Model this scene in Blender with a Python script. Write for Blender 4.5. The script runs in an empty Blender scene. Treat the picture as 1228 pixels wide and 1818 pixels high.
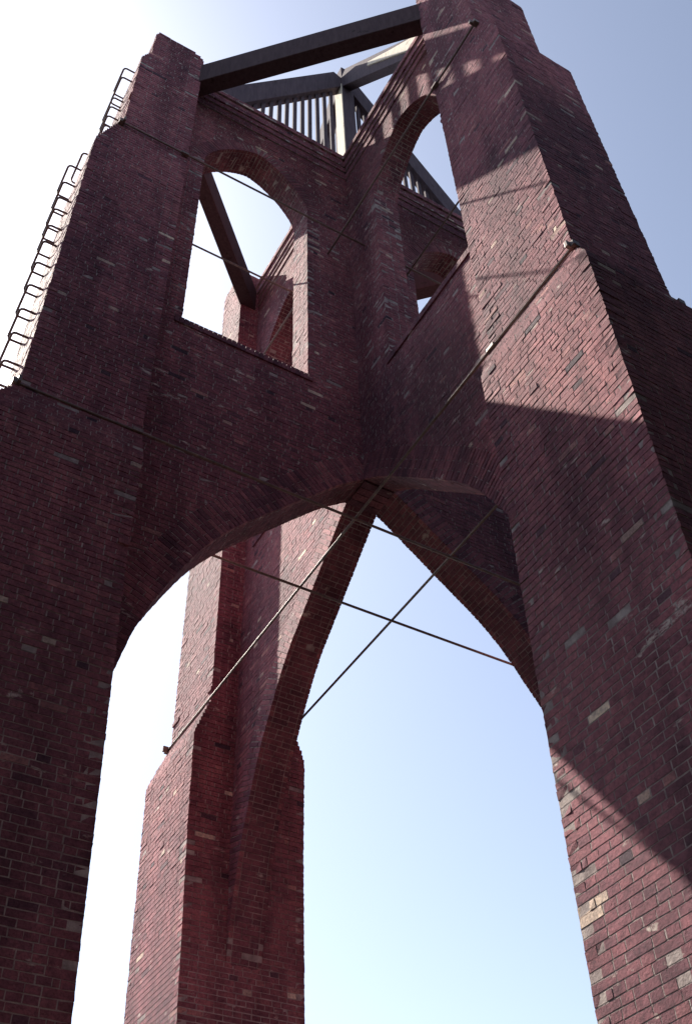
import bpy, math, random
import numpy as np

scene = bpy.context.scene
COL = scene.collection
S = 0.77            # metres per survey unit
EYE = 1.6           # eye height above the ground
def U(v): return v * S
def Z(v): return v * S + EYE
HC = 0.0635         # one brick course
BL, BH, JT = 0.205, 0.098, 0.009   # stretcher, header, joint

# ------------------------------------------------------------------ camera
YAW, PITCH, ROLL = 1.0136, 0.8084, -0.0416
cam_d = bpy.data.cameras.new("camera")
cam = bpy.data.objects.new("camera", cam_d)
COL.objects.link(cam)
fw = np.array([math.cos(YAW) * math.cos(PITCH), math.sin(YAW) * math.cos(PITCH), math.sin(PITCH)])
rt = np.array([math.sin(YAW), -math.cos(YAW), 0.0])
up = np.cross(rt, fw)
c_, s_ = math.cos(ROLL), math.sin(ROLL)
rt, up = c_ * rt + s_ * up, -s_ * rt + c_ * up
from mathutils import Matrix, Vector
M = Matrix(((rt[0], up[0], -fw[0], U(-6.5159)),
            (rt[1], up[1], -fw[1], U(-9.7177)),
            (rt[2], up[2], -fw[2], EYE),
            (0, 0, 0, 1)))
cam.matrix_world = M
cam_d.sensor_fit = 'VERTICAL'
cam_d.sensor_height = 36.0
cam_d.sensor_width = 24.0
cam_d.lens = 36.0 * 1933.2 / 1818.0
cam_d.clip_end = 6000
cam_d.clip_start = 0.05
scene.camera = cam

# ------------------------------------------------------------------ sky, sun
SUN_DIR = Vector((-1.0, 3.1, 3.96)).normalized()     # towards the sun
elev = math.asin(SUN_DIR.z)
azim = math.atan2(SUN_DIR.x, SUN_DIR.y)              # from +Y towards +X
world = bpy.data.worlds.new("World")
scene.world = world
world.use_nodes = True
wn = world.node_tree
bg = wn.nodes["Background"]
sky = wn.nodes.new("ShaderNodeTexSky")
sky.sky_type = 'NISHITA'
sky.sun_disc = False
sky.sun_elevation = elev
sky.sun_rotation = azim
sky.altitude = 0
sky.air_density = 1.1
sky.dust_density = 1.4
sky.ozone_density = 2.5
hsv = wn.nodes.new("ShaderNodeHueSaturation")           # hazy summer air: paler and steeper than the clear model sky
hsv.inputs["Saturation"].default_value = 0.58
hsv.inputs["Value"].default_value = 1 / 3.0
gam = wn.nodes.new("ShaderNodeGamma")
gam.inputs["Gamma"].default_value = 1.4
val = wn.nodes.new("ShaderNodeHueSaturation")
val.inputs["Value"].default_value = 3.0
wn.links.new(sky.outputs["Color"], hsv.inputs["Color"])
wn.links.new(hsv.outputs["Color"], gam.inputs["Color"])
wn.links.new(gam.outputs["Color"], val.inputs["Color"])
wn.links.new(val.outputs["Color"], bg.inputs["Color"])
bg.inputs["Strength"].default_value = 0.06
sun_d = bpy.data.lights.new("sun", 'SUN')
sun_d.energy = 5.0
sun_d.angle = math.radians(0.5)
sun_d.color = (1.0, 0.93, 0.82)
sun = bpy.data.objects.new("sun", sun_d)
COL.objects.link(sun)
sun.location = (-20, 60, 80)
sun.rotation_euler = SUN_DIR.to_track_quat('Z', 'Y').to_euler()
scene.view_settings.view_transform = 'Standard'
scene.view_settings.look = 'None'
scene.view_settings.gamma = 1.0
scene.view_settings.exposure = 1.62

rng = np.random.default_rng(11)
random.seed(7)

# ------------------------------------------------------------------ materials
def new_mat(name):
    m = bpy.data.materials.new(name)
    m.use_nodes = True
    nt = m.node_tree
    return m, nt, nt.nodes["Principled BSDF"]

def ramp(nt, stops, interp='LINEAR'):
    r = nt.nodes.new("ShaderNodeValToRGB")
    r.color_ramp.interpolation = interp
    e = r.color_ramp.elements
    while len(e) < len(stops):
        e.new(0.5)
    for el, (p, c) in zip(e, stops):
        el.position = p
        el.color = (*c, 1) if len(c) == 3 else c
    return r

def noise(nt, vec, scale, detail=4, rough=0.55):
    n = nt.nodes.new("ShaderNodeTexNoise")
    n.inputs["Scale"].default_value = scale
    n.inputs["Detail"].default_value = detail
    n.inputs["Roughness"].default_value = rough
    nt.links.new(vec, n.inputs["Vector"])
    return n

def mixc(nt, fac, a, b, blend='MIX'):
    m = nt.nodes.new("ShaderNodeMix")
    m.data_type = 'RGBA'
    m.blend_type = blend
    for sock, v in ((m.inputs[0], fac), (m.inputs[6], a), (m.inputs[7], b)):
        if hasattr(v, 'is_linked'):
            nt.links.new(v, sock)
        elif isinstance(v, (int, float)):
            sock.default_value = v
        else:
            sock.default_value = (*v, 1)
    return m.outputs[2]

def brick_material():
    m, nt, bs = new_mat("old_brick")
    geo = nt.nodes.new("ShaderNodeNewGeometry")
    att = nt.nodes.new("ShaderNodeAttribute")
    att.attribute_name = "tone"
    rp = ramp(nt, [(0.0, (0.055, 0.040, 0.058)), (0.12, (0.115, 0.058, 0.080)), (0.32, (0.212, 0.084, 0.108)),
                   (0.60, (0.292, 0.114, 0.135)), (0.84, (0.370, 0.155, 0.165)), (0.93, (0.43, 0.235, 0.215)),
                   (0.975, (0.52, 0.41, 0.34)), (1.0, (0.74, 0.64, 0.50))])
    nt.links.new(att.outputs["Fac"], rp.inputs[0])
    big = noise(nt, geo.outputs["Position"], 0.8, 6, 0.6)
    br = ramp(nt, [(0.35, (0.66, 0.64, 0.68)), (0.62, (1.12, 1.06, 1.04))])
    nt.links.new(big.outputs["Fac"], br.inputs[0])
    c1 = mixc(nt, 0.9, rp.outputs[0], br.outputs[0], 'MULTIPLY')
    fine = noise(nt, geo.outputs["Position"], 46, 5, 0.65)
    fr = ramp(nt, [(0.30, (0.42, 0.40, 0.44)), (0.50, (0.98, 0.98, 0.98)), (0.74, (1.40, 1.36, 1.32))])
    nt.links.new(fine.outputs["Fac"], fr.inputs[0])
    c2 = mixc(nt, 0.85, c1, fr.outputs[0], 'MULTIPLY')
    med = noise(nt, geo.outputs["Position"], 13, 4, 0.6)
    mr_ = ramp(nt, [(0.34, (0.70, 0.66, 0.70)), (0.66, (1.22, 1.2, 1.16))])
    nt.links.new(med.outputs["Fac"], mr_.inputs[0])
    c2 = mixc(nt, 0.8, c2, mr_.outputs[0], 'MULTIPLY')
    mp = nt.nodes.new("ShaderNodeMapping")
    mp.inputs["Scale"].default_value = (1, 1, 0.09)
    nt.links.new(geo.outputs["Position"], mp.inputs["Vector"])
    st = noise(nt, mp.outputs[0], 2.6, 5, 0.6)
    stc = ramp(nt, [(0.36, (0.60, 0.58, 0.62)), (0.56, (1.04, 1.03, 1.02)), (0.75, (1.16, 1.16, 1.16))])
    nt.links.new(st.outputs["Fac"], stc.inputs[0])
    c2 = mixc(nt, 0.9, c2, stc.outputs[0], 'MULTIPLY')
    # lime wash / mortar smears left on the brick faces
    mps = nt.nodes.new("ShaderNodeMapping")
    mps.inputs["Scale"].default_value = (1, 1, 2.3)
    nt.links.new(geo.outputs["Position"], mps.inputs["Vector"])
    sm = noise(nt, mps.outputs[0], 3.4, 6, 0.66)
    sr = ramp(nt, [(0.635, (0, 0, 0)), (0.70, (0.9, 0.9, 0.9))])
    nt.links.new(sm.outputs["Fac"], sr.inputs[0])
    c3 = mixc(nt, sr.outputs[0], c2, (0.56, 0.475, 0.42))
    nt.links.new(c3, bs.inputs["Base Color"])
    bs.inputs["Roughness"].default_value = 0.88
    bs.inputs["Specular IOR Level"].default_value = 0.25
    bmp = nt.nodes.new("ShaderNodeBump")
    bmp.inputs["Strength"].default_value = 0.75
    bmp.inputs["Distance"].default_value = 0.006
    hn = noise(nt, geo.outputs["Position"], 60, 6, 0.7)
    nt.links.new(hn.outputs["Fac"], bmp.inputs["Height"])
    nt.links.new(bmp.outputs["Normal"], bs.inputs["Normal"])
    return m

def mortar_material():
    m, nt, bs = new_mat("lime_mortar")
    geo = nt.nodes.new("ShaderNodeNewGeometry")
    n = noise(nt, geo.outputs["Position"], 9, 6, 0.65)
    r = ramp(nt, [(0.3, (0.18, 0.14, 0.14)), (0.5, (0.32, 0.265, 0.255)), (0.7, (0.48, 0.41, 0.38))])
    nt.links.new(n.outputs["Fac"], r.inputs[0])
    nt.links.new(r.outputs[0], bs.inputs["Base Color"])
    bs.inputs["Roughness"].default_value = 0.95
    bs.inputs["Specular IOR Level"].default_value = 0.1
    bmp = nt.nodes.new("ShaderNodeBump")
    bmp.inputs["Strength"].default_value = 0.8
    bmp.inputs["Distance"].default_value = 0.006
    hn = noise(nt, geo.outputs["Position"], 70, 4, 0.7)
    nt.links.new(hn.outputs["Fac"], bmp.inputs["Height"])
    nt.links.new(bmp.outputs["Normal"], bs.inputs["Normal"])
    return m

def timber_material(name, ca, cb, chips):
    m, nt, bs = new_mat(name)
    tc = nt.nodes.new("ShaderNodeTexCoord")
    mp = nt.nodes.new("ShaderNodeMapping")
    mp.inputs["Scale"].default_value = (1, 1, 0.12)
    nt.links.new(tc.outputs["Object"], mp.inputs["Vector"])
    n = noise(nt, mp.outputs[0], 22, 6, 0.65)
    r = ramp(nt, [(0.3, ca), (0.7, cb)])
    nt.links.new(n.outputs["Fac"], r.inputs[0])
    n2 = noise(nt, tc.outputs["Object"], 5, 7, 0.7)
    r2 = ramp(nt, [(0.60, (0, 0, 0)), (0.66, (1, 1, 1))])
    nt.links.new(n2.outputs["Fac"], r2.inputs[0])
    c = mixc(nt, r2.outputs[0], r.outputs[0], chips)
    nt.links.new(c, bs.inputs["Base Color"])
    bs.inputs["Roughness"].default_value = 0.85
    bs.inputs["Specular IOR Level"].default_value = 0.15
    bmp = nt.nodes.new("ShaderNodeBump")
    bmp.inputs["Strength"].default_value = 0.5
    bmp.inputs["Distance"].default_value = 0.004
    nt.links.new(n.outputs["Fac"], bmp.inputs["Height"])
    nt.links.new(bmp.outputs["Normal"], bs.inputs["Normal"])
    return m

def iron_material():
    m, nt, bs = new_mat("rusted_iron")
    tc = nt.nodes.new("ShaderNodeTexCoord")
    n = noise(nt, tc.outputs["Object"], 18, 6, 0.7)
    r = ramp(nt, [(0.35, (0.09, 0.06, 0.055)), (0.6, (0.19, 0.125, 0.10)), (0.75, (0.34, 0.24, 0.18))])
    nt.links.new(n.outputs["Fac"], r.inputs[0])
    nt.links.new(r.outputs[0], bs.inputs["Base Color"])
    bs.inputs["Metallic"].default_value = 0.1
    bs.inputs["Roughness"].default_value = 0.55
    return m

def ground_material():
    m, nt, bs = new_mat("trodden_earth")
    geo = nt.nodes.new("ShaderNodeNewGeometry")
    n = noise(nt, geo.outputs["Position"], 0.6, 8, 0.65)
    r = ramp(nt, [(0.35, (0.012, 0.012, 0.010)), (0.6, (0.020, 0.019, 0.016)), (0.72, (0.035, 0.031, 0.026))])
    nt.links.new(n.outputs["Fac"], r.inputs[0])
    nt.links.new(r.outputs[0], bs.inputs["Base Color"])
    bs.inputs["Roughness"].default_value = 0.95
    return m

BRICK = brick_material()
MORTAR = mortar_material()
TIMBER = timber_material("weathered_painted_timber", (0.070, 0.052, 0.068), (0.115, 0.088, 0.105), (0.05, 0.036, 0.040))
SLATWOOD = timber_material("grey_slat_timber", (0.065, 0.048, 0.064), (0.11, 0.085, 0.10), (0.045, 0.034, 0.038))
DARKTIMBER = timber_material("dark_timber", (0.052, 0.032, 0.038), (0.085, 0.055, 0.060), (0.038, 0.025, 0.026))
IRON = iron_material()
SUNLIT_PALE = timber_material("sunlit_pale_timber", (0.52, 0.46, 0.38), (0.70, 0.63, 0.52), (0.30, 0.24, 0.19))  # pale board timber; sunlit cream of west faces is put into its colour
GROUND = ground_material()
PANE, _nt, _b = new_mat("dusty_glass")
_b.inputs["Base Color"].default_value = (0.02, 0.022, 0.024, 1)
_b.inputs["Roughness"].default_value = 0.25

# ------------------------------------------------------------------ mesh collection
CORN = np.array([[-1, -1, -1], [1, -1, -1], [1, 1, -1], [-1, 1, -1], [-1, -1, 1], [1, -1, 1], [1, 1, 1], [-1, 1, 1]], float)
BOXF = np.array([[0, 3, 2, 1], [4, 5, 6, 7], [0, 1, 5, 4], [1, 2, 6, 5], [2, 3, 7, 6], [3, 0, 4, 7]])

class Masonry:
    """Bricks (boxes) and mortar (quads) of one part, laid in a local frame and turned about Z."""
    def __init__(self, ang, pale=0.003):
        self.pale = pale
        self.c, self.a, self.t, self.j = [], [], [], []
        self.q = []
        ca, sa = math.cos(ang), math.sin(ang)
        self.R = np.array([[round(ca), -round(sa), 0], [round(sa), round(ca), 0], [0, 0, 1.0]])
    def brick(self, c, ax, ay, az, tone=None, jit=0.0013):
        self.c.append(c)
        self.a.append((ax, ay, az))
        self.t.append(tone if tone is not None else (random.uniform(0.95, 1.0) if random.random() < self.pale else pick_tone(c)))
        self.j.append(jit)
    def box(self, x0, x1, y0, y1, z0, z1, tone=None, jit=0.0013):
        self.brick(((x0 + x1) / 2, (y0 + y1) / 2, (z0 + z1) / 2), ((x1 - x0) / 2, 0, 0), (0, (y1 - y0) / 2, 0), (0, 0, (z1 - z0) / 2), tone, jit)
    def quad(self, *p): self.q.append(p)
    def build(self, name, parent=None):
        nb = len(self.c)
        V, F, T = np.zeros((0, 3)), np.zeros((0, 4), int), np.zeros(0)
        if nb:
            c = np.array(self.c, float); a = np.array(self.a, float); j = np.array(self.j, float)
            V = c[:, None, :] + np.einsum('kc,nci->nki', CORN, a)
            amp = np.abs(a).max(axis=1)                       # half extents in x, y, z
            thin = np.argmin(amp[:, :2], axis=1)
            J = np.full((nb, 1, 3), 2.0); J[np.arange(nb), 0, thin] = np.clip(0.22 + (c[:, 2] - 6.0) / 2.5 * 1.1, 0.22, 1.3)
            V += rng.uniform(-1, 1, V.shape) * j[:, None, None] * J
            V = V.reshape(-1, 3)
            F = (BOXF[None] + (np.arange(nb) * 8)[:, None, None]).reshape(-1, 4)
            T = np.repeat(np.array(self.t, float), 6)
        nq = len(self.q)
        if nq:
            Q = np.array(self.q, float).reshape(-1, 3)
            F = np.vstack([F, np.arange(nq * 4).reshape(-1, 4) + len(V)])
            V = np.vstack([V, Q])
            T = np.concatenate([T, np.full(nq, 0.5)])
        V = V @ self.R.T
        me = bpy.data.meshes.new(name)
        me.vertices.add(len(V)); me.vertices.foreach_set("co", V.ravel())
        me.loops.add(F.size); me.loops.foreach_set("vertex_index", F.ravel().astype(np.int32))
        me.polygons.add(len(F))
        me.polygons.foreach_set("loop_start", (np.arange(len(F)) * 4).astype(np.int32))
        mi = np.zeros(len(F), np.int32); mi[nb * 6:] = 1
        me.materials.append(BRICK); me.materials.append(MORTAR)
        me.polygons.foreach_set("material_index", mi)
        at = me.attributes.new("tone", 'FLOAT', 'FACE')
        at.data.foreach_set("value", T.astype(np.float32))
        me.update(calc_edges=True)
        me.shade_flat()
        me.validate()
        o = bpy.data.objects.new(name, me)
        COL.objects.link(o)
        o.parent = parent
        return o

def batch(c):
    """Deliveries of brick: slow drift of shade over the wall, changing most with height."""
    x, y, z = c
    return 0.09 * math.sin(z * 0.9 + 1.3 * math.sin(x * 0.8 + y * 0.5)) + 0.07 * math.sin(z * 2.3 + x * 1.1 - y * 0.7 + 2.0)
def pick_tone(c=(0, 0, 0)):
    r = random.random()
    dark = 0.010 + 0.03 * max(0.0, math.sin(c[2] * 0.7 + c[0] * 1.7 + 1.0)) ** 6
    if r < dark: return random.uniform(0.02, 0.18)
    if r < 0.988: return min(0.86, max(0.2, random.gauss(0.52, 0.085) + batch(c)))
    if r < 0.997: return random.uniform(0.84, 0.93)
    return random.uniform(0.95, 1.0)

PR = 0.0022         # brick faces stand this far proud of the mortar
def bed_depth(z):    # flush pointing low down, weathered-out bed joints higher up
    return lerp(z, 6.0, 0.0012, 8.5, 0.0095)
def head_depth(z):
    return lerp(z, 6.0, 0.0010, 8.5, 0.0028)
DEEP = 0.055        # depth of the brick skin

PSC = 1.0
def zone(z):
    global PSC
    PSC = lerp(z, 6.0, 0.30, 8.5, 1.35)
def prot():
    return PSC * prot0()
def prot0():
    r = random.random()
    if r < 0.004: return random.uniform(-0.012, -0.004)
    if r < 0.08: return random.uniform(-0.0014, 0.0035)
    return random.uniform(-0.0009, 0.0012)

def fill(a, b, k):
    """English bond: brick intervals between a and b for course k."""
    if b - a < 0.02: return []
    L = BL if k % 2 == 0 else BH
    out, x = [], a
    first = (0.5 * L if (k // 2) % 2 else L) * random.uniform(0.85, 1.1)
    n = first
    while x < b - 0.001:
        e = min(b, x + n)
        if b - e < 0.035: e = b
        out.append((x, e))
        x = e + JT * random.uniform(0.7, 1.3)
        n = L * random.uniform(0.96, 1.04)
        if random.random() < 0.04: n = (BL if L == BH else BH)
    return out

# ------------------------------------------------------------------ profile of a pier (survey units)
T, W0, W1 = 0.277, 1.0096, 0.757
RI, RO0, RO1, RO2, RO3 = 4.0, 5.947, 5.636, 5.25, 5.08
Z1A, Z1B, Z2A, Z2B, Z3A, Z3B, ZTOP = 11.02, 10.30, 19.14, 17.98, 22.45, 22.0, 23.62
def lerp(z, za, va, zb, vb):
    t = min(1.0, max(0.0, (z - za) / (zb - za)))
    return va + (vb - va) * t
def p_in(z):
    return RI if z > Z1A else min(RI, 4.0825 + 0.0357 * (z - Z1A))
def p_w(z):
    if z >= Z1A: return W1
    return lerp(z, Z1B, W0 + 0.013 * (z - Z1B), Z1A, W1)
def p_out(z):
    if z >= Z3A: return RO3
    if z >= Z2A: return lerp(z, Z3B, RO2, Z3A, RO3)
    if z >= Z1A: return lerp(z, Z2B, RO1, Z2A, RO2)
    return lerp(z, Z1B, RO0 + 0.0206 * (z - Z1B), Z1A, RO1)

WING_TOP = 23.35

def build_pier(name, ang, tower, marks=(), ztop=ZTOP, pale=0.003):
    m = Masonry(ang, pale)
    k0, k1 = -2, int(Z(ztop) / HC)
    prev = None
    for k in range(k0, k1):
        z0, z1 = k * HC + JT * 0.5, (k + 1) * HC - JT * 0.5
        zu = ((z0 + z1) / 2 - EYE) / S
        zone(z0)
        a, b, w = U(p_in(zu)), U(p_out(zu)), U(p_w(zu))
        top = (k1 - 1 - k)
        if top < 3:                                   # worn, rounded inner top edge
            a += (0.16, 0.07, 0.02)[top]
            b -= (0.03, 0.01, 0.0)[top]
        # mortar core
        i = head_depth(k * HC)
        ring = [(a + i, -w + i), (b - i, -w + i), (b - i, w - i), (a + i, w - i)]
        zb, zt = k * HC, (k + 1) * HC
        i2 = bed_depth(zb)
        ring2 = [(a + i2, -w + i2), (b - i2, -w + i2), (b - i2, w - i2), (a + i2, w - i2)]
        for q in range(4):
            (xa, ya), (xb, yb) = ring[q], ring[(q + 1) % 4]
            m.quad((xa, ya, z0), (xb, yb, z0), (xb, yb, z1), (xa, ya, z1))
            (xc_, yc_), (xd, yd) = ring2[q], ring2[(q + 1) % 4]
            m.quad((xc_, yc_, z1 - .004), (xd, yd, z1 - .004), (xd, yd, zt + JT * .5 + .004), (xc_, yc_, zt + JT * .5 + .004))
            m.quad((xa, ya, z1), (xb, yb, z1), (xd, yd, z1), (xc_, yc_, z1))
            m.quad((xa, ya, z0), (xb, yb, z0), (xd, yd, z0), (xc_, yc_, z0))
        zq = zt - JT * 0.3
        m.quad((a + i, -w + i, zq), (b - i, -w + i, zq), (b - i, w - i, zq), (a + i, w - i, zq))
        # quoins, long side alternating
        lx, ly = (BL, BH) if k % 2 == 0 else (BH, BL)
        for sx in (0, 1):
            for sy in (-1, 1):
                if random.random() < 0.02: continue
                if any(fs == sy and sx == 0 and tn < 0 and abs(z0 + HC / 2 - Z(mz)) < rz for (fs, mr, mz, rr, rz, tn) in marks): continue
                tone = None
                for (fs, mr, mz, rr, rz, tn) in marks:
                    if fs == sy and sx == 0 and tn >= 0 and abs(z0 + HC / 2 - Z(mz)) < rz: tone = tn
                d1, d2 = abs(prot()) * 1.5 - 0.0003, abs(prot()) * 1.5 - 0.0003
                x0, x1 = (a - d1, a + lx) if sx == 0 else (b - lx, b + d1)
                y0, y1 = (-w - d2, -w + ly) if sy < 0 else (w - ly, w + d2)
                m.box(x0, x1, y0, y1, z0, z1, tone, jit=0.0026)
        # flanks
        for sy in (-1, 1):
            for (x0, x1) in fill(a + lx + JT, b - lx - JT, k):
                d = prot()
                y = w + d
                tone = None
                for (fs, mr, mz, rr, rz, tn) in marks:
                    if fs == sy and abs((x0 + x1) / 2 - U(mr)) < rr and abs((z0 + z1) / 2 - Z(mz)) < rz and tn >= 0: tone = tn
                if sy > 0: m.box(x0, x1, y - DEEP, y, z0, z1, tone)
                else: m.box(x0, x1, -y, -y + DEEP, z0, z1, tone)
        # inner and outer ends
        for sx in (0, 1):
            for (y0, y1) in fill(-w + ly + JT, w - ly - JT, k):
                d = prot()
                if sx == 0: m.box(a - d, a + DEEP, y0, y1, z0, z1)
                else: m.box(b - DEEP, b + d, y0, y1, z0, z1)
    return m.build(name, tower)

# ------------------------------------------------------------------ a wing wall between centre and pier
NEAR = [(0, 12.75), (.22, 12.61), (.74, 12.2), (1.41, 11.5), (1.94, 10.95), (2.44, 10.42), (2.85, 9.85), (3.21, 9.13), (3.45, 8.6), (3.58, 8.2), (3.7, 7.7), (3.85, 7.0), (3.93, 6.5)]
FAR = [(0, 12.72), (.3, 12.53), (.8, 12.1), (1.45, 11.55), (2.1, 11.02), (2.5, 10.55), (2.8, 10.05), (3.05, 9.7), (3.3, 9.15), (3.6, 8.35), (3.85, 7.3), (3.93, 6.6)]
def smooth_curve(pts, n=140):
    p = np.array([(U(a), Z(b)) for a, b in pts])
    d = np.r_[0, np.cumsum(np.hypot(*np.diff(p, axis=0).T))]
    s = np.linspace(0, d[-1], n)
    q = np.c_[np.interp(s, d, p[:, 0]), np.interp(s, d, p[:, 1])]
    for _ in range(30):
        q[1:-1] = 0.25 * q[:-2] + 0.5 * q[1:-1] + 0.25 * q[2:]
    return q
def frames(q, step, off=0.0):
    """Points, tangents and outward normals along a polyline at equal steps."""
    d = np.r_[0, np.cumsum(np.hypot(*np.diff(q, axis=0).T))]
    out = []
    for s in np.arange(off + step / 2, d[-1], step):
        i = min(len(d) - 2, int(np.searchsorted(d, s)) - 1); i = max(i, 0)
        t = (s - d[i]) / (d[i + 1] - d[i])
        p = q[i] * (1 - t) + q[i + 1] * t
        j0, j1 = max(0, i - 2), min(len(q) - 1, i + 3)
        tg = q[j1] - q[j0]; tg = tg / np.hypot(*tg)
        out.append((p, tg, np.array([-tg[1], tg[0]])))
    return out

WX0, WX1, WSILL, WSPR = 1.262, 3.53, 14.6, 20.17
RING, WRING = 0.37, 0.225

WTOP = {'north': 24.1, 'east': 23.5}
def build_wing(ang, tower, curve, wtop=WING_TOP, wx0=WX0):
    m = Masonry(ang)
    q = smooth_curve(curve)
    q = np.vstack([q[0] + (q[0] - q[3]) / np.hypot(*(q[0] - q[3])) * np.linspace(0.7, 0.02, 30)[:, None], q])
    t = U(T)
    ri = U(RI)
    # extrados: offset of the intrados away from the opening
    ext = np.array([p + RING * np.array([n_[0], n_[1]]) * (1 if n_[1] > 0 else -1) for p, tg, n_ in frames(q, 0.03)])
    order = np.argsort(ext[:, 1])
    def r_ext(z):
        return float(np.interp(z, ext[order, 1], ext[order, 0], left=9, right=-1))
    oi = np.argsort(q[:, 1])
    def r_int(z):
        return float(np.interp(z, q[oi, 1], q[oi, 0], left=9, right=-1))
    x0, x1 = U(wx0), U(WX1)
    xc, R = (x0 + x1) / 2, (x1 - x0) / 2
    HR, PE = R * 1.16, 1.50
    zs, zp = Z(WSILL), Z(WSPR)
    def head(z, extra):                       # half width of the opening at height z
        if z < zp: return R
        h = z - zp
        rr, hh = R + extra, HR + extra
        if h >= hh: return 0.0
        return rr * (1 - (h / hh) ** PE) ** (1 / PE)
    ztop = Z(wtop)
    k0, k1 = int(Z(5.6) / HC), int(ztop / HC)
    for k in range(k0, k1):
        z0, z1 = k * HC + JT * 0.5, (k + 1) * HC - JT * 0.5
        zm = (z0 + z1) / 2
        zb, zt = k * HC, (k + 1) * HC
        zone(z0)
        zu = (zm - EYE) / S
        pin = U(p_in(zu))
        s0 = max(t, r_ext(zm))
        if s0 < 0: s0 = t
        spans = []
        if s0 < pin - 0.02:
            if zs < zm:
                ex = WRING if zm > zp - 0.02 else 0.0
                h = head(zm, ex)
                if h > 0.03:
                    spans = [(s0, xc - h), (xc + h, pin + 0.02)]
                else:
                    spans = [(s0, pin + 0.02)]
            else:
                spans = [(s0, pin + 0.02)]
        jamb = zs < zm < zp
        over = max(0, k - (k1 - 12))           # corbelled cornice courses
        cor = (0, 0.02, 0.02, 0.0, 0.0, 0.025, 0.025, 0.05, 0.05, 0.05, 0.085, 0.085)[min(11, over)]
        for sy in (-1, 1):
            for si, (a, b) in enumerate(spans):
                lx = BL if k % 2 == 0 else BH
                aa, bb = a, b
                if jamb:
                    if si == 0: bb = b - lx - JT
                    else: aa = a + lx + JT
                for (u0, u1) in fill(aa, bb, k):
                    y = t + prot() + cor
                    if sy > 0: m.box(u0, u1, y - DEEP - cor, y, z0, z1)
                    else: m.box(u0, u1, -y, -y + DEEP + cor, z0, z1)
        if jamb:
            lx, ly = (BL, BH) if k % 2 == 0 else (BH, BL)
            for xs, sg in ((x0, -1), (x1, 1)):
                for sy in (-1, 1):
                    if random.random() < 0.02: continue
                    d1, d2 = prot(), prot()
                    xa, xb = (xs - lx, xs + d1) if sg < 0 else (xs - d1, xs + lx)
                    ya, yb = (-t - d2, -t + ly) if sy < 0 else (t - ly, t + d2)
                    m.box(xa, xb, ya, yb, z0, z1, jit=0.0026)
                for (v0, v1) in fill(-t + ly + JT, t - ly - JT, k):
                    d = prot()
                    if sg < 0: m.box(xs - DEEP, xs + d, v0, v1, z0, z1)
                    else: m.box(xs - d, xs + DEEP, v0, v1, z0, z1)
        # mortar core for this course
        yi = t - PR
        s1 = max(0.0, r_int(zb - .01) + (PR if r_int(zb - .01) > 0 else 0))
        core = []
        if s1 < pin:
            if zs < zm:
                hh = max(head(zb, 0.0), head(zm, 0.0)); h = hh + PR
                core = [(s1, xc - h), (xc + h, pin + 0.03)] if hh > 0 else [(s1, pin + 0.03)]
            else:
                core = [(s1 + (PR if s1 > 0 else 0), pin + 0.03)]
        yi2 = yi + cor
        for (a, b) in core:
            if b - a < 0.01: continue
            yj = t + cor - bed_depth(zb)
            for sy in (-1, 1):
                m.quad((a, sy * yi2, z0), (b, sy * yi2, z0), (b, sy * yi2, z1), (a, sy * yi2, z1))
                m.quad((a, sy * yj, z1 - .004), (b, sy * yj, z1 - .004), (b, sy * yj, zt + JT * .5 + .004), (a, sy * yj, zt + JT * .5 + .004))
                m.quad((a, sy * yi2, z1), (b, sy * yi2, z1), (b, sy * yj, z1), (a, sy * yj, z1))
                m.quad((a, sy * yi2, z0), (b, sy * yi2, z0), (b, sy * yj, z0), (a, sy * yj, z0))
            m.quad((a, -yi2, zb), (a, yi2, zb), (a, yi2, zt), (a, -yi2, zt))
            m.quad((b, -yi2, zb), (b, yi2, zb), (b, yi2, zt), (b, -yi2, zt))
            m.quad((a, -yi2, zt - .003), (b, -yi2, zt - .003), (b, yi2, zt - .003), (a, yi2, zt - .003))
            m.quad((a, -yi2, zb + .003), (b, -yi2, zb + .003), (b, yi2, zb + .003), (a, yi2, zb + .003))
    wall = m.build("wing_wall", tower)
    # ---- pointed lower arch: voussoir ring on both faces and brick soffit
    g = Masonry(ang)
    for i, (p, tg, n_) in enumerate(frames(q, HC * 1.0)):
        if n_[1] < 0: n_ = -n_
        crown = p[0] < t * 0.95
        hw = (HC - JT) / 2
        cuts = [(0, BH), (BH + JT, RING)] if i % 2 else [(0, BL), (BL + JT, RING)]
        for (c0, c1) in cuts:
            for sy in (-1, 1):
                d = prot() + 0.004
                cc = p + n_ * (c0 + c1) / 2
                if cc[0] < t - 0.03: continue
                if cc[0] > U(p_in((cc[1] - EYE) / S)) + 0.05: continue
                g.brick((cc[0], sy * (t + d - DEEP / 2), cc[1]), (tg[0] * hw, 0, tg[1] * hw), (0, DEEP / 2, 0), (n_[0] * (c1 - c0) / 2, 0, n_[1] * (c1 - c0) / 2), random.uniform(0.2, 0.75), 0.0014)
        for (v0, v1) in ([] if crown else fill(-t + DEEP + 0.004, t - DEEP - 0.004, i)):
            d = prot()
            cc = p + n_ * (DEEP / 2 - d)
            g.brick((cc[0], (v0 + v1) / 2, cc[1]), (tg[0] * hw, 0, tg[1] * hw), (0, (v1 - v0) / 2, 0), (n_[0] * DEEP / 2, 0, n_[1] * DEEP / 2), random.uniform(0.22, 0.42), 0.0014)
    fr = [f for f in frames(q, 0.04) if f[0][0] > t * 0.9]
    yy = t - 0.003
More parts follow.
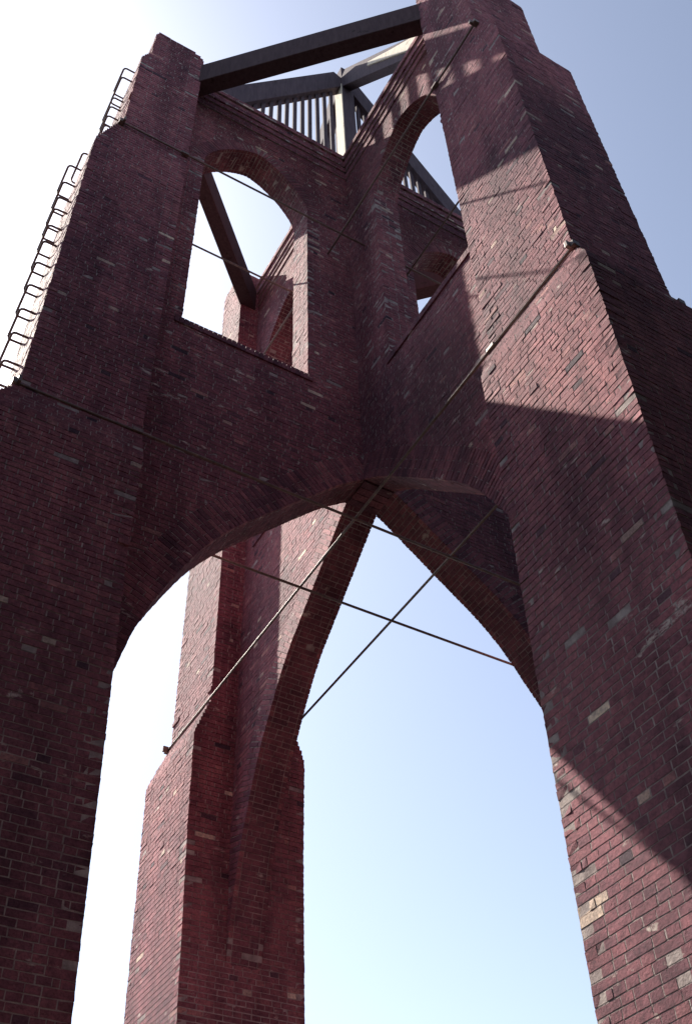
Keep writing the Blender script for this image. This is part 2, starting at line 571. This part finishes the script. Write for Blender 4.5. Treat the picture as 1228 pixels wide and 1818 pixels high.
    for (p, tg, n_), (p2, tg2, n2) in zip(fr, fr[1:]):
        n_ = n_ if n_[1] > 0 else -n_; n2 = n2 if n2[1] > 0 else -n2
        e, e2 = p + n_ * 0.003, p2 + n2 * 0.003
        g.quad((e[0], -yy, e[1]), (e[0], yy, e[1]), (e2[0], yy, e2[1]), (e2[0], -yy, e2[1]))
    g.build("arch_ring", wall)
    # ---- round window head
    h = Masonry(ang)
    th_ = np.linspace(0, math.pi, 400)
    cs, sn = np.cos(th_), np.sin(th_)
    wq = np.c_[xc + R * np.sign(cs) * np.abs(cs) ** (2 / PE), zp + HR * np.abs(sn) ** (2 / PE)]
    for i, (p, tg, e) in enumerate(frames(wq, HC)):
        if np.dot(e, p - np.array([xc, zp])) < 0: e = -e
        hw = (HC - JT) / 2
        for sy in (-1, 1):
            cc = p + e * WRING / 2
            if cc[0] > ri + 0.05: continue
            h.brick((cc[0], sy * (t + prot() + 0.003 - DEEP / 2), cc[1]), (tg[0] * hw, 0, tg[1] * hw), (0, DEEP / 2, 0), (e[0] * WRING / 2, 0, e[1] * WRING / 2), random.uniform(0.25, 0.6), 0.0014)
        for (v0, v1) in fill(-t + DEEP + 0.004, t - DEEP - 0.004, i):
            cc = p + e * (DEEP / 2 + prot())
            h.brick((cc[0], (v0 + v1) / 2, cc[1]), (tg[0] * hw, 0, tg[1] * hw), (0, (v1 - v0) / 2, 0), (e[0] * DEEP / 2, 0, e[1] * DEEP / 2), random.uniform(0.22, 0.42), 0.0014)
    for i in range(0, 396, 6):
        p, p2 = wq[i], wq[min(399, i + 6)]
        m_ = np.array([xc, zp])
        e, e2 = m_ + (p - m_) * (1 + 0.003 / R), m_ + (p2 - m_) * (1 + 0.003 / R)
        h.quad((e[0], -t + .003, e[1]), (e[0], t - .003, e[1]), (e2[0], t - .003, e2[1]), (e2[0], -t + .003, e2[1]))
    h.build("window_head", wall)
    # ---- brick-on-edge sill, a little proud of the wall
    sl = Masonry(ang)
    x = x0 - 0.06
    while x < x1 + 0.05:
        d = random.uniform(-0.004, 0.004)
        sl.box(x, x + HC - JT * .6, -t - 0.022 + d * .3, t + 0.022 + d * .3, zs - 0.10, zs + 0.008, random.uniform(.2, .45), jit=0.0008)
        x += HC
    sl.build("window_sill", wall)
    return wall

# ------------------------------------------------------------------ timber and iron pieces
class MB:
    def __init__(self): self.v, self.f = [], []
    def hexa(self, pts):
        b = len(self.v); self.v += [tuple(p) for p in pts]
        self.f += [tuple(b + i for i in f) for f in BOXF.tolist()]
    def bar(self, A, B, wa, wb, side):
        """Rectangular bar from A to B; wa across `side`, wb across the other direction."""
        A, B = Vector(A), Vector(B)
        d = (B - A).normalized(); s = Vector(side); s = (s - d * s.dot(d)).normalized(); o = d.cross(s)
        pts = []
        for P in (A, B):
            for (i, j) in ((-1, -1), (1, -1), (1, 1), (-1, 1)):
                pts.append(P + s * (i * wa / 2) + o * (j * wb / 2))
        self.hexa(pts)
    def tube(self, path, r, n=8):
        path = [Vector(p) for p in path]
        rings = []
        for i, P in enumerate(path):
            d = (path[min(i + 1, len(path) - 1)] - path[max(i - 1, 0)]).normalized()
            s = d.cross(Vector((0, 0, 1)))
            if s.length < 1e-3: s = d.cross(Vector((1, 0, 0)))
            s.normalize(); o = d.cross(s)
            b = len(self.v)
            self.v += [tuple(P + (s * math.cos(2 * math.pi * k / n) + o * math.sin(2 * math.pi * k / n)) * r) for k in range(n)]
            rings.append(b)
        for a, b in zip(rings, rings[1:]):
            self.f += [(a + k, a + (k + 1) % n, b + (k + 1) % n, b + k) for k in range(n)]
        self.f.append(tuple(rings[0] + k for k in range(n))[::-1]); self.f.append(tuple(rings[-1] + k for k in range(n)))
    def build(self, name, mat, parent=None, bevel=0.0, smooth=False):
        me = bpy.data.meshes.new(name)
        me.from_pydata(self.v, [], self.f)
        me.materials.append(mat)
        me.update()
        if not smooth: me.shade_flat()
        o = bpy.data.objects.new(name, me)
        COL.objects.link(o)
        o.parent = parent
        if bevel:
            b = o.modifiers.new("bevel", 'BEVEL'); b.width = bevel; b.segments = 2; b.limit_method = 'ANGLE'
        return o

DIRS = {'west': (math.pi, (-1, 0)), 'south': (1.5 * math.pi, (0, -1)), 'north': (0.5 * math.pi, (0, 1)), 'east': (0.0, (1, 0))}
def at(d, r, s, z):
    """Point at radius r along direction d, s to its left, height z (survey units)."""
    dx, dy = d
    return (U(r * dx - s * dy), U(r * dy + s * dx), Z(z))

# ------------------------------------------------------------------ the tower
tower = bpy.data.objects.new("brick_tower", None)
COL.objects.link(tower)
tower['label'] = "tall roofless red brick tower of four buttressed piers joined by arched wing walls"
tower['category'] = "tower"

MARKS = {
    'south': [(-1, 4.02, 3.8, 0.11, 0.07, 0.985), (-1, 4.0, 3.34, 0.1, 0.034, -1)],
    'west': [], 'north': [], 'east': [],
}
for nm in ('west', 'south', 'north', 'east'):
    ang, d = DIRS[nm]
    build_pier("pier", ang, tower, MARKS[nm], {"north": 24.7, "east": 24.7, "south": 24.1}.get(nm, ZTOP), {"south": 0.006, "north": 0.006}.get(nm, 0.001))
    build_wing(ang, tower, NEAR if nm in ('west', 'south') else FAR, WTOP.get(nm, WING_TOP))

# brick boss where the four arches cross
bm_ = Masonry(0)
t = U(T)
zb = Z(12.52)
for k in range(int((Z(14.0) - zb) / HC)):
    for i in range(4):
        y0 = -t + i * (2 * t / 4)
        bm_.box(-t + 0.01, t - 0.01, y0 + .005, y0 + 2 * t / 4 - .005, zb + k * HC, zb + (k + 1) * HC - JT, random.uniform(.1, .5))
bm_.build("crossing_boss", tower)

# roof skeleton: post, four rafters, slat screens, ring beams
POST_TOP = 29.2
pm = MB()
pm.bar(at((1, 0), 0.03, 0, 23.2), at((1, 0), 0.03, 0, POST_TOP), U(.34), U(.34), (1, 0, 0))
post = pm.build("centre_post", TIMBER, tower, 0.012)
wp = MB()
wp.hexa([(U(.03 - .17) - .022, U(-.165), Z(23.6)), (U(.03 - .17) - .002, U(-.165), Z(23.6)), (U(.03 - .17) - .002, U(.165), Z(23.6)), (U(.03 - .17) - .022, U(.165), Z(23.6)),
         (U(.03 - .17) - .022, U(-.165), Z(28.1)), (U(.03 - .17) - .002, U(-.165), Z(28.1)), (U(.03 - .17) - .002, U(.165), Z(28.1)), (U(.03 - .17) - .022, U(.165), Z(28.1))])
wp.build("sunlit_facing", SUNLIT_PALE, post, 0.003)  # pale colour stands in for sunlight on the post's west side
for nm in ('west', 'south', 'north', 'east'):
    ang, d = DIRS[nm]
    side = (-d[1], d[0], 0)
    rf = MB()
    wt = WTOP.get(nm, WING_TOP)
    A = at(d, 3.75, 0, 22.95); B = at(d, 0.12, 0, 28.55)
    rf.bar(A, B, U(.27), U(.56), side)
    rafter = rf.build("rafter", TIMBER, tower, 0.012)
    def under(r):        # height of the rafter's underside at radius r
        sl = (28.55 - 22.95) / (3.75 - 0.12)
        return 28.55 - (r - 0.12) * sl - 0.28 / math.cos(math.atan(sl))
    scr = MB()
    scr.bar(at(d, 0.2, 0, wt + .18), at(d, 4.0, 0, wt + .18), U(.40), U(.30), side)
    plate = scr.build("wall_plate", DARKTIMBER, tower, 0.01)
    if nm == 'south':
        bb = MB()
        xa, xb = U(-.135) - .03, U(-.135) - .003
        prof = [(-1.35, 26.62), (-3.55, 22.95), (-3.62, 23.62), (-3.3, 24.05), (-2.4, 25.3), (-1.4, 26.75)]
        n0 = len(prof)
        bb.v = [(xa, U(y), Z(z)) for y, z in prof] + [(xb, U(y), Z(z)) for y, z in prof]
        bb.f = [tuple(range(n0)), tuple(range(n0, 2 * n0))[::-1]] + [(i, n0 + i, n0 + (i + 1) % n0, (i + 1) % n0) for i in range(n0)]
        bb.build("sunlit_wedge_board", SUNLIT_PALE, rafter)  # pale remnant board, outlined and coloured as the rafter's sunlit wedge
    r = 0.40
    while r < 2.75 and nm != 'south':
        sm_ = MB()
        if under(r) < wt + .36: break
        jr = random.uniform(-.012, .012)
        sm_.bar(at(d, r + jr, 0, wt + .30), at(d, r + jr * .3, 0, under(r) + .12), U(.098), U(.06), (d[0], d[1], 0))
        sm_.build("slat", SLATWOOD, rafter, 0.004)
        r += 0.205
order = ['west', 'south', 'east', 'north']
for a, b in zip(order, order[1:] + order[:1]):
    da, db = DIRS[a][1], DIRS[b][1]
    P = (Vector((da[0], da[1], 0)) * 4.02 + Vector((db[0], db[1], 0)) * 0.55)
    Q = (Vector((db[0], db[1], 0)) * 4.02 + Vector((da[0], da[1], 0)) * 0.55)
    nrm = Vector((da[0] + db[0], da[1] + db[1], 0)).normalized()
    P = P - (Q - P).normalized() * 0.12; Q = Q + (Q - P).normalized() * 0.12
    rb = MB()
    zr = 23.35 if 'north' in (a, b) else 22.68
    rb.bar((U(P.x), U(P.y), Z(zr)), (U(Q.x), U(Q.y), Z(zr)), U(.32), U(.84), nrm)
    beam = rb.build("ring_beam", DARKTIMBER, tower, 0.012)

# tie rods beside the wing walls, from pier to opposite pier, at two levels
ROD = W1 + 0.045
for zz, ro, rr in ((10.95, RO1, 0.0155), (18.85, RO2, 0.0155)):
    for (d, opp) in (((-1, 0), 'ew'), ((0, -1), 'ns')):
        zr = zz + (0.0 if opp == 'ew' else 0.035)
        rods = []
        for s in (-1, 1):
            rm = MB()
            n = 24
            path = []
            for i in range(n + 1):
                r = -(ro + .06) + i * 2 * (ro + .06) / n
                sag = -0.02 * (1 - (r / ro) ** 2)
                path.append(at(d, r, s * ROD, zr + sag))
            rm.tube(path, rr)
            rod = rm.build("tie_rod", IRON, tower, smooth=True)
            rods.append(rod)
            for e in (-1, 1):
                nm_ = MB()
                nm_.bar(at(d, e * (ro + .02), s * ROD, zr), at(d, e * (ro + .09), s * ROD, zr), .075, .075, (0, 0, 1))
                nm_.build("nut", IRON, rod, 0.006)
            cm = MB()
            cm.bar(at(d, 4.0, s * ROD, zr), at(d, 4.14, s * ROD, zr), .05, .05, (0, 0, 1))
            cm.tube([at(d, 4.07, s * ROD, zr), at(d, 4.07, s * (W1 - .03), zr)], 0.012)
            cm.build("coupling", IRON, rod, 0.006)
        for e in (-1, 1):
            ym = MB()
            ym.bar(at(d, e * (ro + .015), -ROD - .10, zr), at(d, e * (ro + .015), ROD + .10, zr), .035, .085, (d[0], d[1], 0))
            ym.build("anchor_bar", IRON, tower, 0.004)

# rung ladder let into the outer end of the west pier
def rung(r, y0, y1, z, parent):
    g = MB()
    p = 0.22; c = 0.05
    pts = [(r - .12, y0, z), (r + p - c, y0, z), (r + p - c * .3, y0 + c * .3, z), (r + p, y0 + c, z), (r + p, y1 - c, z), (r + p - c * .3, y1 - c * .3, z), (r + p - c, y1, z), (r - .12, y1, z)]
    g.tube([at((-1, 0), x, -y, zz) for x, y, zz in pts], 0.0145, 8)
    return g.build("rung", IRON, parent, smooth=True)
lad = bpy.data.objects.new("rung_ladder", None); COL.objects.link(lad); lad.parent = tower
for z in (18.9, 18.45, 17.83, 17.24, 16.69, 16.30, 15.79, 15.25, 14.65, 14.02, 13.40, 12.78, 12.15, 11.6, 11.1):
    rung(p_out(z), -0.12 + random.uniform(-.02, .02), 0.48 + random.uniform(-.02, .02), z, lad)
lad2 = bpy.data.objects.new("rung_ladder", None); COL.objects.link(lad2); lad2.parent = tower
for z in (19.3, 19.72, 20.14, 20.56, 20.98, 21.4):
    rung(p_out(z), 0.02, 0.62, z, lad2)
for z in (21.5, 21.95):
    rung(p_out(z), -0.40, 0.20, z, lad2)

# ------------------------------------------------------------------ ground
gm = bpy.data.meshes.new("ground")
gm.from_pydata([(-3000, -3000, 0), (3000, -3000, 0), (3000, 3000, 0), (-3000, 3000, 0)], [], [(0, 1, 2, 3)])
gm.materials.append(GROUND)
gd = bpy.data.objects.new("ground", gm)
COL.objects.link(gd)
gd['kind'] = "structure"

# ------------------------------------------------------------------ two added, unseen warehouse shells that cut sky light on the lower piers
BLOCKER_BLACK = timber_material("blocker_boards", (0.006, 0.0055, 0.0055), (0.013, 0.0115, 0.011), (0.018, 0.015, 0.014))  # near-black so the added blockers bounce little light back
SLATE = timber_material("slate_roof", (0.03, 0.032, 0.036), (0.055, 0.056, 0.06), (0.04, 0.042, 0.038))
def sky_blocker(loc, rot, label, WL):
    wh = bpy.data.objects.new("sky_blocker", None); COL.objects.link(wh)
    wh.location = loc; wh.rotation_euler = (0, 0, rot)
    wh['label'] = label
    wh['category'] = "sky_blocker"
    WD, WH, WR = 12.0, 14.0, 18.0
    wb = MB()
    wb.hexa([(-WL, -WD, 0), (WL, -WD, 0), (WL, 0, 0), (-WL, 0, 0), (-WL, -WD, WH), (WL, -WD, WH), (WL, 0, WH), (-WL, 0, WH)])
    for sx in (-WL + .02, WL - .02):
        b = len(wb.v); wb.v += [(sx, -WD, WH), (sx, 0, WH), (sx, -WD / 2, WR - .1)]; wb.f.append((b, b + 1, b + 2))
    x = -WL + .1
    while x < WL:                                            # vertical boards with cover strips
        wb.hexa([(x, .0, .1), (x + .24, .0, .1), (x + .24, .03, .1), (x, .03, .1), (x, .0, WH - .1), (x + .24, .0, WH - .1), (x + .24, .03, WH - .1), (x, .03, WH - .1)])
        x += .27
    wb.build("wall", BLOCKER_BLACK, wh)
    rb = MB()
    for sg, ya in ((1, .45), (-1, -WD - .45)):
        ym_ = -WD / 2
        pts = [(-WL - .4, ya, WH - .25), (WL + .4, ya, WH - .25), (WL + .4, ym_, WR), (-WL - .4, ym_, WR)]
        rb.hexa(pts + [(p[0], p[1], p[2] + .12) for p in pts])
    rb.build("roof", SLATE, wh)
    for xd in (-WL * .6, WL * .4):
        db = MB(); db.hexa([(xd, .032, 0.05), (xd + 3.2, .032, 0.05), (xd + 3.2, .09, 0.05), (xd, .09, 0.05), (xd, .032, 3.6), (xd + 3.2, .032, 3.6), (xd + 3.2, .09, 3.6), (xd, .09, 3.6)])
        dr = db.build("door", DARKTIMBER, wh)
        hb = MB(); hb.tube([(xd + 1.5, .09, 1.0), (xd + 1.5, .15, 1.02), (xd + 1.5, .15, 1.28), (xd + 1.5, .09, 1.3)], .015); hb.build("handle", IRON, dr, smooth=True)
    for i in range(int((WL * 2 - 6) / 6.6)):
        xw = -WL + 4 + i * 6.6
        fb = MB()
        for (a, b_, c, d_) in ((xw, 6.0, xw + 1.4, 6.1), (xw, 7.7, xw + 1.4, 7.8), (xw, 6.1, xw + .1, 7.7), (xw + 1.3, 6.1, xw + 1.4, 7.7), (xw + .66, 6.1, xw + .74, 7.7)):
            fb.hexa([(a, .032, b_), (c, .032, b_), (c, .10, b_), (a, .10, b_), (a, .032, d_), (c, .032, d_), (c, .10, d_), (a, .10, d_)])
        wf = fb.build("window", DARKTIMBER, wh)
        gb = MB(); gb.hexa([(xw + .1, .033, 6.1), (xw + 1.3, .033, 6.1), (xw + 1.3, .05, 6.1), (xw + .1, .05, 6.1), (xw + .1, .033, 7.7), (xw + 1.3, .033, 7.7), (xw + 1.3, .05, 7.7), (xw + .1, .05, 7.7)])
        gb.build("pane", PANE, wf)

sky_blocker((8, -9.3, 0), 0, "long black added unseen warehouse with boarded walls and a slate roof, south of the brick tower", 30.0)
sky_blocker((-19, -6, 0), -math.pi / 2, "shorter black added unseen warehouse with boarded walls and a slate roof, west of the brick tower", 15.0)
